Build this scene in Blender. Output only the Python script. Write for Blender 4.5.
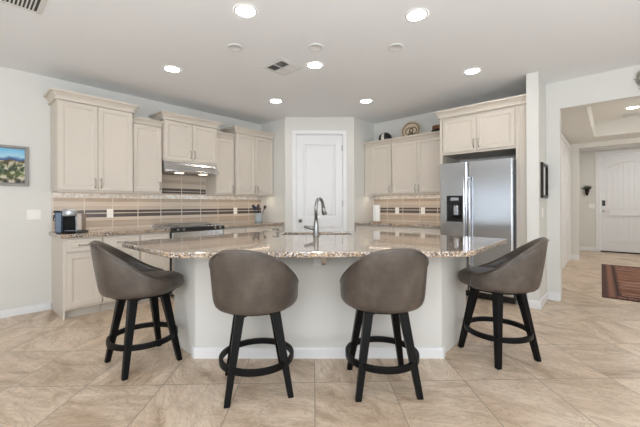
import bpy, bmesh, math, random
from mathutils import Vector, Matrix
from mathutils.geometry import tessellate_polygon
random.seed(7)
for o in list(bpy.data.objects): bpy.data.objects.remove(o)
scn = bpy.context.scene; COL = scn.collection
R = math.radians; PI = math.pi
# ------------------------------------------------------------ camera
H = 1.211; CE = 2.74
cam = bpy.data.cameras.new('camera'); camo = bpy.data.objects.new('camera', cam); COL.objects.link(camo)
cam.sensor_width = 36; cam.lens = 36*325.96/640; cam.clip_start = .05
cam.shift_y = -8.2/640
camo.matrix_world = Matrix.Translation((0, 0, H)) @ Matrix.Rotation(R(45-3.077), 4, 'Z') @ Matrix.Rotation(R(90), 4, 'X') @ Matrix.Rotation(R(-.28), 4, 'Z')
scn.camera = camo
# ------------------------------------------------------------ world, lights, exposure
scn.view_settings.view_transform = 'Standard'; scn.view_settings.look = 'None'
scn.view_settings.gamma = 1; scn.view_settings.use_curve_mapping = False
scn.view_settings.exposure = -0.2
w = bpy.data.worlds.new('sky'); scn.world = w; w.use_nodes = True
bg = w.node_tree.nodes['Background']; bg.inputs[0].default_value = (.86, .93, 1, 1); bg.inputs[1].default_value = 1.45
def area(name, loc, rot, sx, sy, power, col=(1, 1, 1)):
    l = bpy.data.lights.new(name, 'AREA'); l.shape = 'RECTANGLE'; l.size = sx; l.size_y = sy; l.energy = power; l.color = col
    o = bpy.data.objects.new(name, l); COL.objects.link(o); o.location = loc; o.rotation_euler = rot; return o
# daylight through the glazing behind the camera (back wall y=-5, east wall x=4)
area('daylight_back', (.6, -5.16, 1.35), (R(90), 0, 0), 4.2, 2.15, 42, (.92, .965, 1))
area('daylight_east', (4.16, -1.2, 1.35), (R(90), 0, R(90)), 4.8, 2.15, 42, (.92, .965, 1))
area('ceiling_fill', (.6, -.6, 1.75), (R(136), 0, R(45)), 2.4, 1.2, 108, (.90, .95, 1))  # added fill behind the camera, aimed up to brighten the ceiling
area('ceiling_fill_left', (-1.1, -2.1, 1.0), (R(142), 0, R(38)), 1.4, 1.0, 34, (.90, .95, 1))  # extra fill out of frame, evens out the far ceiling
area('ceiling_fill_right', (2.1, 2.2, 1.0), (R(146), 0, R(82)), 1.4, 1.0, 34, (.90, .95, 1))  # matching added fill on the right, also out of view
area('foyer_fill', (1.98, 7.2, 1.5), (R(90), 0, R(90)), 1.6, 1.8, 34, (1, .93, .84))  # added fill in front of the solid right wall, no window here
sun = bpy.data.lights.new('sun', 'SUN'); sun.energy = 7; sun.angle = R(3); sun.color = (1, .96, .9)
suno = bpy.data.objects.new('sun', sun); COL.objects.link(suno); suno.rotation_euler = Vector((-.62, .55, -1.5)).to_track_quat('-Z', 'Y').to_euler()
area('vestibule_fill', (.5, 9.7, 2.54), (0, 0, 0), .4, .4, 14, (1, .96, .9))  # unseen fill added behind the header to brighten the front door
LAMP = 58.0

# ------------------------------------------------------------ materials
def lin(c): return tuple((x/255/12.92 if x/255 <= .04045 else ((x/255+.055)/1.055)**2.4) for x in c)+(1,)
class NT:
    def __init__(s, m): s.t = m.node_tree; s.b = s.t.nodes['Principled BSDF']
    def n(s, ty, **k):
        q = s.t.nodes.new(ty)
        for a, v in k.items():
            if a == 'inp':
                for i, x in v.items(): q.inputs[i].default_value = x
            else: setattr(q, a, v)
        return q
    def l(s, a, b): s.t.links.new(a, b)
    def math(s, op, a, b=None, c=None):
        q = s.n('ShaderNodeMath', operation=op)
        for i, x in enumerate((a, b, c)):
            if x is None: continue
            if isinstance(x, (int, float)): q.inputs[i].default_value = x
            else: s.l(x, q.inputs[i])
        return q.outputs[0]
    def ramp(s, f, stops, interp='LINEAR'):
        q = s.n('ShaderNodeValToRGB'); cr = q.color_ramp; cr.interpolation = interp
        while len(cr.elements) < len(stops): cr.elements.new(.5)
        for e, (p, c) in zip(cr.elements, stops): e.position = p; e.color = c
        s.l(f, q.inputs[0]); return q.outputs[0]
    def mix(s, f, a, b, mode='MIX'):
        q = s.n('ShaderNodeMix', data_type='RGBA', blend_type=mode)
        for i, x in ((0, f), (6, a), (7, b)):
            if isinstance(x, (int, float, tuple)): q.inputs[i].default_value = x
            else: s.l(x, q.inputs[i])
        return q.outputs[2]
    def bump(s, h, st, d=.01):
        q = s.n('ShaderNodeBump', inp={'Strength': st, 'Distance': d}); s.l(h, q.inputs['Height']); s.l(q.outputs[0], s.b.inputs['Normal'])
def mat(name, col=(200, 200, 200), rough=.5, metal=0, coat=0, emit=None, es=0, noise=0, nscale=8, bump=0, bscale=60, spec=None):
    m = bpy.data.materials.new(name); m.use_nodes = True; t = NT(m); b = t.b
    c = lin(col); b.inputs['Base Color'].default_value = c; b.inputs['Roughness'].default_value = rough
    b.inputs['Metallic'].default_value = metal; b.inputs['Coat Weight'].default_value = coat
    if spec is not None: b.inputs['Specular IOR Level'].default_value = spec
    if emit: b.inputs['Emission Color'].default_value = lin(emit); b.inputs['Emission Strength'].default_value = es
    tc = t.n('ShaderNodeTexCoord')
    if noise:
        nz = t.n('ShaderNodeTexNoise', inp={'Scale': nscale, 'Detail': 4.}); t.l(tc.outputs['Object'], nz.inputs['Vector'])
        k = tuple(x*(1-noise) for x in c[:3])+(1,); k2 = tuple(min(1, x*(1+noise)) for x in c[:3])+(1,)
        t.l(t.ramp(nz.outputs['Fac'], [(.3, k), (.7, k2)]), b.inputs['Base Color'])
    if bump:
        nz = t.n('ShaderNodeTexNoise', inp={'Scale': bscale, 'Detail': 3.}); t.l(tc.outputs['Object'], nz.inputs['Vector'])
        t.bump(nz.outputs['Fac'], bump)
    return m
M = {}
M['wall'] = mat('wall_paint', (222, 221, 216), .7, noise=.012, nscale=2, bump=.06, bscale=90)
M['ceil'] = mat('ceiling_paint', (238, 240, 242), .85, bump=.05, bscale=70)
M['white'] = mat('white_trim_paint', (236, 237, 238), .4, noise=.008)
M['door'] = mat('door_paint', (232, 233, 235), .4, noise=.008)
M['cab'] = mat('cabinet_paint', (212, 203, 191), .4, noise=.012, nscale=3)
M['cabin'] = mat('cabinet_side_paint', (213, 205, 193), .45, noise=.012, nscale=3)
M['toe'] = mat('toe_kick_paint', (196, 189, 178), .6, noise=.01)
M['nickel'] = mat('brushed_nickel', (172, 168, 162), .3, 1, noise=.03, nscale=30)
M['chrome'] = mat('faucet_nickel', (140, 140, 139), .3, 1, noise=.02)
M['black'] = mat('black_plastic', (18, 18, 20), .3, noise=.05)
M['glass_black'] = mat('black_glass', (10, 10, 12), .06, noise=.02, coat=.5)
M['plate'] = mat('white_plastic', (242, 240, 234), .4, noise=.005)
M['slot'] = mat('grey_plastic', (150, 148, 144), .5, noise=.01)
M['leg'] = mat('black_stained_wood', (6, 6, 8), .42, spec=.22, noise=.15, nscale=14, bump=.05, bscale=40)
M['darkmetal'] = mat('dark_bronze', (42, 36, 33), .4, .6, noise=.1)
M['lens'] = mat('lamp_lens', (255, 250, 240), .4, emit=(255, 250, 242), es=LAMP, noise=.001)
M['strip'] = mat('led_strip', (255, 235, 205), .4, emit=(255, 238, 216), es=9, noise=.001)
M['hoodlens'] = mat('hood_lens', (255, 240, 215), .4, emit=(255, 236, 214), es=4, noise=.001)
M['disc'] = mat('ceiling_disc', (222, 222, 221), .6, noise=.004)
M['vent'] = mat('vent_metal', (222, 222, 220), .5, noise=.004)
M['ventdark'] = mat('vent_duct', (70, 70, 70), .8, noise=.02)
M['fridge_side'] = mat('fridge_side', (66, 68, 72), .45, .3, noise=.02)
M['crock'] = mat('glazed_stoneware', (176, 186, 190), .3, noise=.2, nscale=30)
M['navy'] = mat('navy_silicone', (34, 40, 62), .5, noise=.05)
M['darkwood'] = mat('dark_wood', (48, 34, 28), .5, noise=.15)
M['paper'] = mat('paper_towel', (246, 246, 244), .9, bump=.2, bscale=120, noise=.005)
M['wood'] = mat('light_wood', (172, 128, 86), .5, noise=.12, nscale=16)
M['silver'] = mat('silver_plastic', (186, 190, 196), .25, .7, noise=.02)
M['tank'] = mat('blue_tinted_tank', (70, 86, 108), .2, .1, noise=.12, nscale=10, coat=.4)
M['beige_plastic'] = mat('warm_grey_plastic', (150, 138, 126), .3, .3, noise=.03)
M['framegrey'] = mat('silver_frame', (146, 143, 139), .45, .35, noise=.05)
M['mirror'] = mat('mirror_glass', (225, 228, 230), .03, 1, noise=.004)
M['wicker'] = mat('brown_wicker', (120, 82, 54), .7, noise=.3, nscale=60, bump=.5, bscale=80)
M['wicker2'] = mat('dark_wicker', (52, 40, 33), .7, noise=.3, nscale=60, bump=.5, bscale=80)
M['potwhite'] = mat('cream_ceramic', (218, 214, 204), .4, noise=.05, nscale=12)
M['potblack'] = mat('black_ceramic', (26, 24, 24), .35, noise=.1)
M['platecream'] = mat('cream_plate', (200, 184, 160), .5, noise=.2, nscale=26)
M['bronze'] = mat('bronze_paint', (92, 72, 56), .5, .3, noise=.1)
M['wreath'] = mat('grey_twigs', (150, 146, 136), .8, noise=.3, nscale=50)
M['leaf'] = mat('dark_leaf', (58, 60, 52), .6, noise=.3, nscale=40)
M['matteblack'] = mat('matte_black_plastic', (10, 10, 12), .6, noise=.05, spec=.2)
M['outside'] = mat('outdoor_paving', (200, 196, 188), .9, noise=.03)
def steel(name, col, rough, axis):
    m = mat(name, col, rough, 1); t = NT(m)
    tc = t.n('ShaderNodeTexCoord'); mp = t.n('ShaderNodeMapping'); mp.inputs['Scale'].default_value = axis
    t.l(tc.outputs['Object'], mp.inputs[0]); nz = t.n('ShaderNodeTexNoise', inp={'Scale': 3., 'Detail': 3.}); t.l(mp.outputs[0], nz.inputs['Vector'])
    r = t.n('ShaderNodeMapRange', inp={3: rough-.05, 4: rough+.07}); t.l(nz.outputs['Fac'], r.inputs[0]); t.l(r.outputs[0], t.b.inputs['Roughness'])
    nz2 = t.n('ShaderNodeTexNoise', inp={'Scale': .9, 'Detail': 1.}); t.l(tc.outputs['Object'], nz2.inputs['Vector']); t.bump(nz2.outputs['Fac'], .12, .03)
    return m
M['steel'] = steel('stainless_steel', (204, 207, 212), .16, (1, 1, 60))
M['steelh'] = steel('hood_steel', (226, 226, 228), .2, (60, 1, 1))

def leather():
    m = mat('brown_grey_leather', (112, 100, 91), .4, coat=.15); t = NT(m); tc = t.n('ShaderNodeTexCoord')
    nz = t.n('ShaderNodeTexNoise', inp={'Scale': 7., 'Detail': 6., 'Roughness': .62}); t.l(tc.outputs['Object'], nz.inputs['Vector'])
    t.l(t.ramp(nz.outputs['Fac'], [(.3, lin((66, 59, 53))), (.5, lin((82, 73, 66))), (.72, lin((100, 90, 81)))]), t.b.inputs['Base Color'])
    v = t.n('ShaderNodeTexVoronoi', inp={'Scale': 170.}); t.l(tc.outputs['Object'], v.inputs['Vector'])
    n2 = t.n('ShaderNodeTexNoise', inp={'Scale': 22., 'Detail': 3.}); t.l(tc.outputs['Object'], n2.inputs['Vector'])
    t.bump(t.math('ADD', t.math('MULTIPLY', v.outputs['Distance'], .25), n2.outputs['Fac']), .22, .008)
    return m
M['leather'] = leather()
def granite():
    m = mat('speckled_granite', (190, 170, 150), .07, coat=.3, spec=.6); t = NT(m); tc = t.n('ShaderNodeTexCoord')
    v = t.n('ShaderNodeTexVoronoi', inp={'Scale': 130.}); t.l(tc.outputs['Object'], v.inputs['Vector'])
    sp = t.n('ShaderNodeSeparateColor'); t.l(v.outputs['Color'], sp.inputs[0])
    c = t.ramp(sp.outputs[0], [(0, lin((30, 30, 34))), (.18, lin((88, 86, 88))), (.32, lin((172, 146, 120))), (.54, lin((190, 172, 152))), (.74, lin((214, 210, 206))), (.88, lin((132, 132, 136)))], 'CONSTANT')
    n = t.n('ShaderNodeTexNoise', inp={'Scale': 9., 'Detail': 4.}); t.l(tc.outputs['Object'], n.inputs['Vector'])
    c2 = t.mix(t.ramp(n.outputs['Fac'], [(.4, (0, 0, 0, 1)), (.65, (.3, .3, .3, 1))]), c, lin((200, 168, 132)))
    t.l(c2, t.b.inputs['Base Color']); return m
M['granite'] = granite()
def tilefloor():
    m = mat('travertine_look_tile', (205, 188, 168), .3, spec=.4); t = NT(m)
    g = t.n('ShaderNodeNewGeometry'); mp = t.n('ShaderNodeMapping'); mp.vector_type = 'TEXTURE'
    mp.inputs['Location'].default_value = (-1.52, 1.63, 0); mp.inputs['Rotation'].default_value = (0, 0, R(133-90))
    mp.inputs['Scale'].default_value = (.514, .542, .52)
    t.l(g.outputs['Position'], mp.inputs[0])
    se = t.n('ShaderNodeSeparateXYZ'); t.l(mp.outputs[0], se.inputs[0])
    fx = t.math('FLOOR', se.outputs[0]); fy = t.math('FLOOR', se.outputs[1])
    cb = t.n('ShaderNodeCombineXYZ'); t.l(fx, cb.inputs[0]); t.l(fy, cb.inputs[1])
    wn = t.n('ShaderNodeTexWhiteNoise', noise_dimensions='3D'); t.l(cb.outputs[0], wn.inputs['Vector'])
    def edge(s):
        fr = t.math('FRACT', s); return t.math('MINIMUM', fr, t.math('SUBTRACT', 1., fr))
    e = t.math('MINIMUM', edge(se.outputs[0]), edge(se.outputs[1]))
    grout = t.math('LESS_THAN', e, .0065)
    # per-tile offset for veins
    sc = t.n('ShaderNodeVectorMath', operation='SCALE'); t.l(wn.outputs['Color'], sc.inputs[0]); sc.inputs['Scale'].default_value = 17.
    ad = t.n('ShaderNodeVectorMath', operation='ADD'); t.l(mp.outputs[0], ad.inputs[0]); t.l(sc.outputs[0], ad.inputs[1])
    # rotate veins by 0/90 per tile
    ro = t.n('ShaderNodeVectorRotate', rotation_type='Z_AXIS'); t.l(ad.outputs[0], ro.inputs['Vector'])
    t.l(t.math('MULTIPLY', wn.outputs['Value'], 2.4), ro.inputs['Angle'])
    ms = t.n('ShaderNodeMapping'); ms.inputs['Scale'].default_value = (.75, 2.3, 1); t.l(ro.outputs[0], ms.inputs[0])
    n1 = t.n('ShaderNodeTexNoise', inp={'Scale': 1.1, 'Detail': 7., 'Roughness': .62, 'Distortion': 1.1}); t.l(ms.outputs[0], n1.inputs['Vector'])
    n2 = t.n('ShaderNodeTexNoise', inp={'Scale': 2.6, 'Detail': 8., 'Roughness': .7, 'Distortion': 2.2}); t.l(ms.outputs[0], n2.inputs['Vector'])
    c = t.ramp(n1.outputs['Fac'], [(.28, lin((158, 131, 106))), (.40, lin((200, 177, 152))), (.53, lin((221, 200, 177))), (.78, lin((236, 220, 200)))])
    vein = t.math('ABSOLUTE', t.math('SUBTRACT', n2.outputs['Fac'], .5))
    vm = t.ramp(vein, [(0, (.55, .55, .55, 1)), (.022, (.12, .12, .12, 1)), (.06, (0, 0, 0, 1))])
    c = t.mix(vm, c, lin((146, 120, 94)))
    tint = t.math('MULTIPLY_ADD', wn.outputs['Value'], .10, .94)
    hs = t.n('ShaderNodeHueSaturation'); t.l(tint, hs.inputs['Value']); t.l(c, hs.inputs['Color'])
    c = t.mix(grout, hs.outputs[0], lin((158, 143, 126)))
    t.l(c, t.b.inputs['Base Color'])
    t.bump(t.math('SUBTRACT', 1., grout), .3, .002)
    return m
M['floor'] = tilefloor()
def splash(axis, off):
    m = mat('striped_wall_tile', (180, 160, 140), .22, spec=.5); t = NT(m); g = t.n('ShaderNodeNewGeometry')
    se = t.n('ShaderNodeSeparateXYZ'); t.l(g.outputs['Position'], se.inputs[0])
    h = se.outputs[axis]; z = se.outputs[2]
    zz = t.math('SUBTRACT', z, .914)          # 0..1
    a = (184, 167, 150); b = (204, 190, 174); c_ = (170, 152, 134); d = (92, 83, 79); L = (208, 197, 184); g2 = (194, 180, 166)
    stops = [(0, b), (.03, a), (.062, g2), (.067, a), (.105, c_), (.11, b), (.150, L), (.156, d), (.203, L), (.212, d), (.250, L), (.256, g2), (.30, L), (.304, b), (.35, L), (.354, a), (.405, (224, 216, 204)), (.462, (196, 178, 158)),
             (.478, L), (.484, d), (.514, L), (.522, d), (.562, b), (.63, L), (.634, a), (.69, L), (.694, b), (.76, L), (.765, a)]
    col = t.ramp(zz, [(p, lin(k)) for p, k in stops], 'CONSTANT')
    cb = t.n('ShaderNodeCombineXYZ'); t.l(t.math('MULTIPLY', h, 3.), cb.inputs[0]); t.l(t.math('MULTIPLY', z, 70.), cb.inputs[1])
    n = t.n('ShaderNodeTexNoise', inp={'Scale': 1., 'Detail': 4.}); t.l(cb.outputs[0], n.inputs['Vector'])
    hs = t.n('ShaderNodeHueSaturation'); t.l(col, hs.inputs['Color']); t.l(t.math('MULTIPLY_ADD', n.outputs['Fac'], .34, .83), hs.inputs['Value'])
    u = t.math('DIVIDE', t.math('SUBTRACT', h, off), .3105)
    # tile to tile variation
    wn = t.n('ShaderNodeTexWhiteNoise', noise_dimensions='2D'); cc = t.n('ShaderNodeCombineXYZ'); t.l(t.math('FLOOR', u), cc.inputs[0]); t.l(t.math('FLOOR', t.math('MULTIPLY', zz, 20.)), cc.inputs[1]); t.l(cc.outputs[0], wn.inputs['Vector'])
    hs2 = t.n('ShaderNodeHueSaturation'); t.l(hs.outputs[0], hs2.inputs['Color']); t.l(t.math('MULTIPLY_ADD', wn.outputs['Value'], .12, .94), hs2.inputs['Value'])
    fr = t.math('FRACT', u); e = t.math('MINIMUM', fr, t.math('SUBTRACT', 1., fr))
    gr = t.math('LESS_THAN', e, .016)
    # crackle mosaic strip near the top, colours whitened to imitate under-cabinet glow
    v = t.n('ShaderNodeTexVoronoi', inp={'Scale': 38.}, feature='DISTANCE_TO_EDGE'); t.l(g.outputs['Position'], v.inputs['Vector'])
    vc = t.n('ShaderNodeTexVoronoi', inp={'Scale': 38.}); t.l(g.outputs['Position'], vc.inputs['Vector'])
    sv = t.n('ShaderNodeSeparateColor'); t.l(vc.outputs['Color'], sv.inputs[0])
    mc = t.ramp(sv.outputs[0], [(0, lin((222, 214, 205))), (.4, lin((238, 235, 230))), (.8, lin((246, 245, 242)))], 'CONSTANT')
    inz = t.math('MULTIPLY', t.math('GREATER_THAN', zz, .405), t.math('LESS_THAN', zz, .462))
    cA = t.mix(gr, hs2.outputs[0], lin((214, 204, 190)))
    cB = t.mix(inz, cA, mc)
    t.l(cB, t.b.inputs['Base Color']); return m
M['splashL'] = splash(1, .758); M['splashR'] = splash(0, -3.06)
def painting():
    m = mat('desert_painting', (120, 130, 110), .6); t = NT(m); g = t.n('ShaderNodeNewGeometry')
    se = t.n('ShaderNodeSeparateXYZ'); t.l(g.outputs['Position'], se.inputs[0])
    n = t.n('ShaderNodeTexNoise', inp={'Scale': 22., 'Detail': 4.}); t.l(g.outputs['Position'], n.inputs['Vector'])
    n2 = t.n('ShaderNodeTexNoise', inp={'Scale': 9., 'Detail': 3.}); t.l(g.outputs['Position'], n2.inputs['Vector'])
    z = t.math('DIVIDE', t.math('SUBTRACT', se.outputs[2], 1.475), .375)
    zd = t.math('ADD', z, t.math('MULTIPLY', t.math('SUBTRACT', n2.outputs['Fac'], .5), .22))
    base = t.ramp(zd, [(0, lin((96, 74, 88))), (.1, lin((120, 104, 100))), (.22, lin((150, 158, 84))), (.36, lin((96, 116, 92))), (.5, lin((88, 92, 66))), (.66, lin((146, 116, 82))), (.70, lin((52, 84, 136))), (.73, lin((90, 130, 176))), (.78, lin((168, 212, 230))), (1, lin((110, 182, 222)))])
    d = t.ramp(n.outputs['Fac'], [(.42, lin((34, 44, 30))), (.5, lin((112, 124, 84))), (.6, lin((226, 214, 196)))])
    mk = t.math('MULTIPLY', t.math('LESS_THAN', zd, .68), .7)
    t.l(t.mix(mk, base, d), t.b.inputs['Base Color']); return m
M['painting'] = painting()
def rugmat():
    m = mat('runner_weave', (120, 70, 50), .95, bump=.4, bscale=220); t = NT(m); tc = t.n('ShaderNodeTexCoord')
    se = t.n('ShaderNodeSeparateXYZ'); t.l(tc.outputs['Object'], se.inputs[0])
    ax = t.math('ABSOLUTE', se.outputs[0]); ay = t.math('ABSOLUTE', se.outputs[1])
    e = t.math('MINIMUM', t.math('SUBTRACT', .5, ax), t.math('SUBTRACT', 1.52, ay))
    w1 = t.n('ShaderNodeTexNoise', inp={'Scale': 26., 'Detail': 3.}); t.l(tc.outputs['Object'], w1.inputs['Vector'])
    zig = t.math('PINGPONG', t.math('ADD', se.outputs[0], se.outputs[1]), .05)
    e2 = t.math('ADD', e, t.math('MULTIPLY', zig, .9))
    bd = t.ramp(e2, [(0, lin((36, 26, 26))), (.03, lin((112, 76, 66))), (.055, lin((40, 28, 30))), (.085, lin((148, 104, 86))), (.16, lin((44, 30, 32))), (.21, lin((150, 92, 66)))], 'CONSTANT')
    mp = t.n('ShaderNodeMapping'); mp.inputs['Scale'].default_value = (3, 22, 1); t.l(tc.outputs['Object'], mp.inputs[0])
    n = t.n('ShaderNodeTexNoise', inp={'Scale': 1., 'Detail': 4.}); t.l(mp.outputs[0], n.inputs['Vector'])
    f = t.ramp(n.outputs['Fac'], [(.36, lin((92, 52, 36))), (.5, lin((150, 98, 68))), (.64, lin((176, 150, 144)))])
    inner = t.math('GREATER_THAN', e2, .21)
    c = t.mix(inner, bd, f)
    c = t.mix(t.math('MULTIPLY', w1.outputs['Fac'], .35), c, lin((70, 44, 40)))
    t.l(c, t.b.inputs['Base Color']); return m
M['rug'] = rugmat()

# ------------------------------------------------------------ mesh helpers
def obj(name, bm, m, parent=None, loc=None, rz=None, smooth=False, bevel=0, sub=0):
    bmesh.ops.recalc_face_normals(bm, faces=bm.faces)
    me = bpy.data.meshes.new(name); bm.to_mesh(me); bm.free()
    me.materials.append(M[m] if isinstance(m, str) else m)
    o = bpy.data.objects.new(name, me); COL.objects.link(o)
    if parent: o.parent = parent
    if loc: o.location = loc
    if rz is not None: o.rotation_euler = (0, 0, rz)
    if smooth:
        for p in me.polygons: p.use_smooth = True
    if bevel:
        b = o.modifiers.new('b', 'BEVEL'); b.width = bevel; b.segments = 2; b.limit_method = 'ANGLE'; b.angle_limit = R(40)
    if sub:
        b = o.modifiers.new('s', 'SUBSURF'); b.levels = sub; b.render_levels = sub
    return o
def thing(name, label, cat, loc=(0, 0, 0), rz=0, group=None):
    o = bpy.data.objects.new(name, None); COL.objects.link(o); o.location = loc; o.rotation_euler = (0, 0, rz)
    o.empty_display_size = .1; tag(o, label, cat, group); return o
def tag(o, label, cat, group=None):
    o['label'] = label; o['category'] = cat
    if group: o['group'] = group
    return o
def struct(o, label=None, cat=None):
    o['kind'] = 'structure'
    if label: o['label'] = label
    if cat: o['category'] = cat
    return o
def box(bm, x0, x1, y0, y1, z0, z1, mtx=None):
    v = [bm.verts.new((x, y, z)) for x in (x0, x1) for y in (y0, y1) for z in (z0, z1)]
    for f in ((0, 1, 3, 2), (4, 6, 7, 5), (0, 4, 5, 1), (2, 3, 7, 6), (0, 2, 6, 4), (1, 5, 7, 3)): bm.faces.new([v[i] for i in f])
    if mtx: bmesh.ops.transform(bm, matrix=mtx, verts=v)
    return v
def B(*a, mtx=None):
    bm = bmesh.new(); box(bm, *a, mtx=mtx); return bm
def prism(pts, z0, z1, hole=None):
    bm = bmesh.new()
    loops = [pts]+([hole] if hole else [])
    allp = [p for l in loops for p in l]
    lo = [bm.verts.new((p[0], p[1], z0)) for p in allp]; hi = [bm.verts.new((p[0], p[1], z1)) for p in allp]
    tris = tessellate_polygon([[Vector((p[0], p[1], 0)) for p in l] for l in loops])
    for t in tris:
        for s in (lo, hi):
            try: bm.faces.new([s[i] for i in t])
            except ValueError: pass
    k = 0
    for l in loops:
        n = len(l)
        for i in range(n):
            a, b = k+i, k+(i+1) % n; bm.faces.new([lo[a], lo[b], hi[b], hi[a]])
        k += n
    return bm
def rings(bm, rl, closed=True, cap0=True, cap1=True, mtx=None):
    vs = [[bm.verts.new(p) for p in r] for r in rl]
    for a, b in zip(vs, vs[1:]):
        n = len(a)
        for i in range(n if closed else n-1): bm.faces.new([a[i], a[(i+1) % n], b[(i+1) % n], b[i]])
    if cap0: bm.faces.new(list(reversed(vs[0])))
    if cap1: bm.faces.new(vs[-1])
    if mtx: bmesh.ops.transform(bm, matrix=mtx, verts=[v for r in vs for v in r])
def lathe(bm, prof, n=24, c=(0, 0, 0), mtx=None):
    rings(bm, [[(c[0]+r*math.cos(2*PI*i/n), c[1]+r*math.sin(2*PI*i/n), c[2]+z) for i in range(n)] for r, z in prof], mtx=mtx)
def tube(bm, pts, r, n=8):
    pts = [Vector(p) for p in pts]; rl = []; up = None
    rr = r if isinstance(r, (list, tuple)) else [r]*len(pts)
    for i, p in enumerate(pts):
        d = (pts[min(i+1, len(pts)-1)]-pts[max(i-1, 0)]).normalized()
        if up is None: up = Vector((0, 0, 1)) if abs(d.z) < .9 else Vector((1, 0, 0))
        s = d.cross(up).normalized(); up = s.cross(d).normalized()
        rl.append([p+(s*math.cos(2*PI*k/n)+up*math.sin(2*PI*k/n))*rr[i] for k in range(n)])
    rings(bm, rl)
def panel(bm, x0, x1, z0, z1, y, prof, back):
    """rectangular panel facing -y: prof = [(inset, height)...]; back = y of its back face"""
    rl = [[(x0, back, z0), (x1, back, z0), (x1, back, z1), (x0, back, z1)]]
    for i, h in prof: rl.append([(x0+i, y-h, z0+i), (x1-i, y-h, z0+i), (x1-i, y-h, z1-i), (x0+i, y-h, z1-i)])
    rings(bm, rl)
DOORP = [(0, -.005), (.005, 0), (.046, 0), (.049, -.004), (.056, -.005), (.060, -.011), (.064, -.012)]
DRWP = [(0, -.004), (.004, 0), (.03, 0), (.035, -.004), (.042, -.004), (.05, 0)]
LW = ('L', (-4.947, 0, 0), R(90)); RW = ('R', (0, 5.253, 0), 0)

# ------------------------------------------------------------ room shell
struct(obj('floor', B(-5.1, 4.2, -5.2, 11.3, -.1, 0), 'floor'))
struct(obj('ceiling', B(-5.1, 4.15, -5.15, 5.023, CE, CE+.15), 'ceil'))
cp = bmesh.new(); box(cp, -5.1, -.63, 5.023, 5.4, CE, CE+.15); struct(obj('ceiling_kitchen', cp, 'ceil'))
struct(obj('wall_left', B(-5.09, -4.947, -5, 3.95, 0, CE), 'wall'))
struct(obj('wall_return', B(-4.947, -4.21, 3.84, 3.95, 0, CE), 'wall'))
pa = Vector((-4.21, 3.79, 0)); pb = Vector((-3.34, 4.61, 0)); pd = (pb-pa); PL = pd.length; pang = math.atan2(pd.y, pd.x)
# pantry wall local frame: x along, -y towards the room
PW = Matrix.Translation(pa) @ Matrix.Rotation(pang, 4, 'Z')
dx0, dx1 = .185, 1.005; dz = 2.445
bm = bmesh.new(); box(bm, 0, dx0, 0, .11, 0, CE); box(bm, dx1, PL, 0, .11, 0, CE); box(bm, dx0, dx1, 0, .11, dz, CE)
bmesh.ops.transform(bm, matrix=PW, verts=bm.verts); struct(obj('wall_pantry', bm, 'wall'))
struct(obj('wall_side', B(-3.45, -3.34, 4.61, 5.253, 0, CE), 'wall'))
struct(obj('wall_right', B(-3.45, -.63, 5.253, 5.37, 0, CE), 'wall'))
struct(obj('wall_stub', B(-.752, -.63, 4.473, 5.253, 0, CE), 'wall'))
bm = bmesh.new(); box(bm, -.63, -.487, 5.023, 5.17, 0, CE); box(bm, -.487, 1.35, 5.023, 5.17, 2.402, CE); box(bm, 1.35, 4, 5.023, 5.17, 0, CE)
struct(obj('wall_hall', bm, 'wall'))
# walls behind the camera with their big windows
bm = bmesh.new(); box(bm, -5.09, -4.5, -5.12, -5, 0, CE); box(bm, -2.45, -1.5, -5.12, -5, 0, CE); box(bm, 2.7, 4, -5.12, -5, 0, CE); box(bm, -1.5, 2.7, -5.12, -5, 2.45, CE); box(bm, -1.5, 2.7, -5.12, -5, 0, .25); box(bm, -4.5, -2.45, -5.12, -5, 2.05, CE); box(bm, -4.5, -2.45, -5.12, -5, 0, .6)
struct(obj('wall_back', bm, 'wall'))
bm = bmesh.new(); box(bm, 4, 4.12, -5, -3.7, 0, CE); box(bm, 4, 4.12, 1.3, 5.17, 0, CE); box(bm, 4, 4.12, -3.7, 1.3, 2.45, CE); box(bm, 4, 4.12, -3.7, 1.3, 0, .25)
struct(obj('wall_east', bm, 'wall'))
def winframe(n, a0, a1, axis, c, zl=.25, zh=2.45, k=5):
    bm = bmesh.new()
    for i in range(k+1):
        p = a0+(a1-a0)*i/k; q = (max(a0, p-.03), min(a1, p+.03))
        if axis == 0: box(bm, q[0], q[1], c-.03, c+.03, zl, zh)
        else: box(bm, c-.03, c+.03, q[0], q[1], zl, zh)
    for z in (zl, zh-.05):
        if axis == 0: box(bm, a0, a1, c-.028, c+.028, z, z+.05)
        else: box(bm, c-.028, c+.028, a0, a1, z, z+.05)
    struct(obj('window_%d' % n, bm, 'white'))
winframe(1, -1.5, 2.7, 0, -5.06); winframe(3, -4.5, -2.45, 0, -5.06, .6, 2.05, 1); winframe(2, -3.7, 1.3, 1, 4.06)
# foyer
struct(obj('wall_foyer_left', B(-.85, -.70, 5.37, 9.0, 0, 2.85), 'wall'))
struct(obj('wall_foyer_pier', B(-.85, -.545, 9.0, 9.16, 0, 2.52), 'wall'))
struct(obj('wall_foyer_header', B(-.545, 2.0, 9.0, 9.16, 2.42, 2.52), 'wall'))
struct(obj('wall_vestibule', B(-1.1, -.98, 9.16, 10.9, 0, 2.6), 'wall'))
bm = bmesh.new(); FX0, FX1 = -.245, .83
box(bm, -1.1, FX0, 10.9, 11.02, 0, 2.75); box(bm, FX1, 2, 10.9, 11.02, 0, 2.75); box(bm, FX0, FX1, 10.9, 11.02, 2.45, 2.75)
struct(obj('wall_front', bm, 'wall'))
struct(obj('wall_foyer_right', B(2.0, 2.1, 5.17, 11.02, 0, 2.85), 'wall'))
hole = [(-.26, 5.5), (1.5, 5.5), (1.5, 8.3), (-.26, 8.3)]
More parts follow.
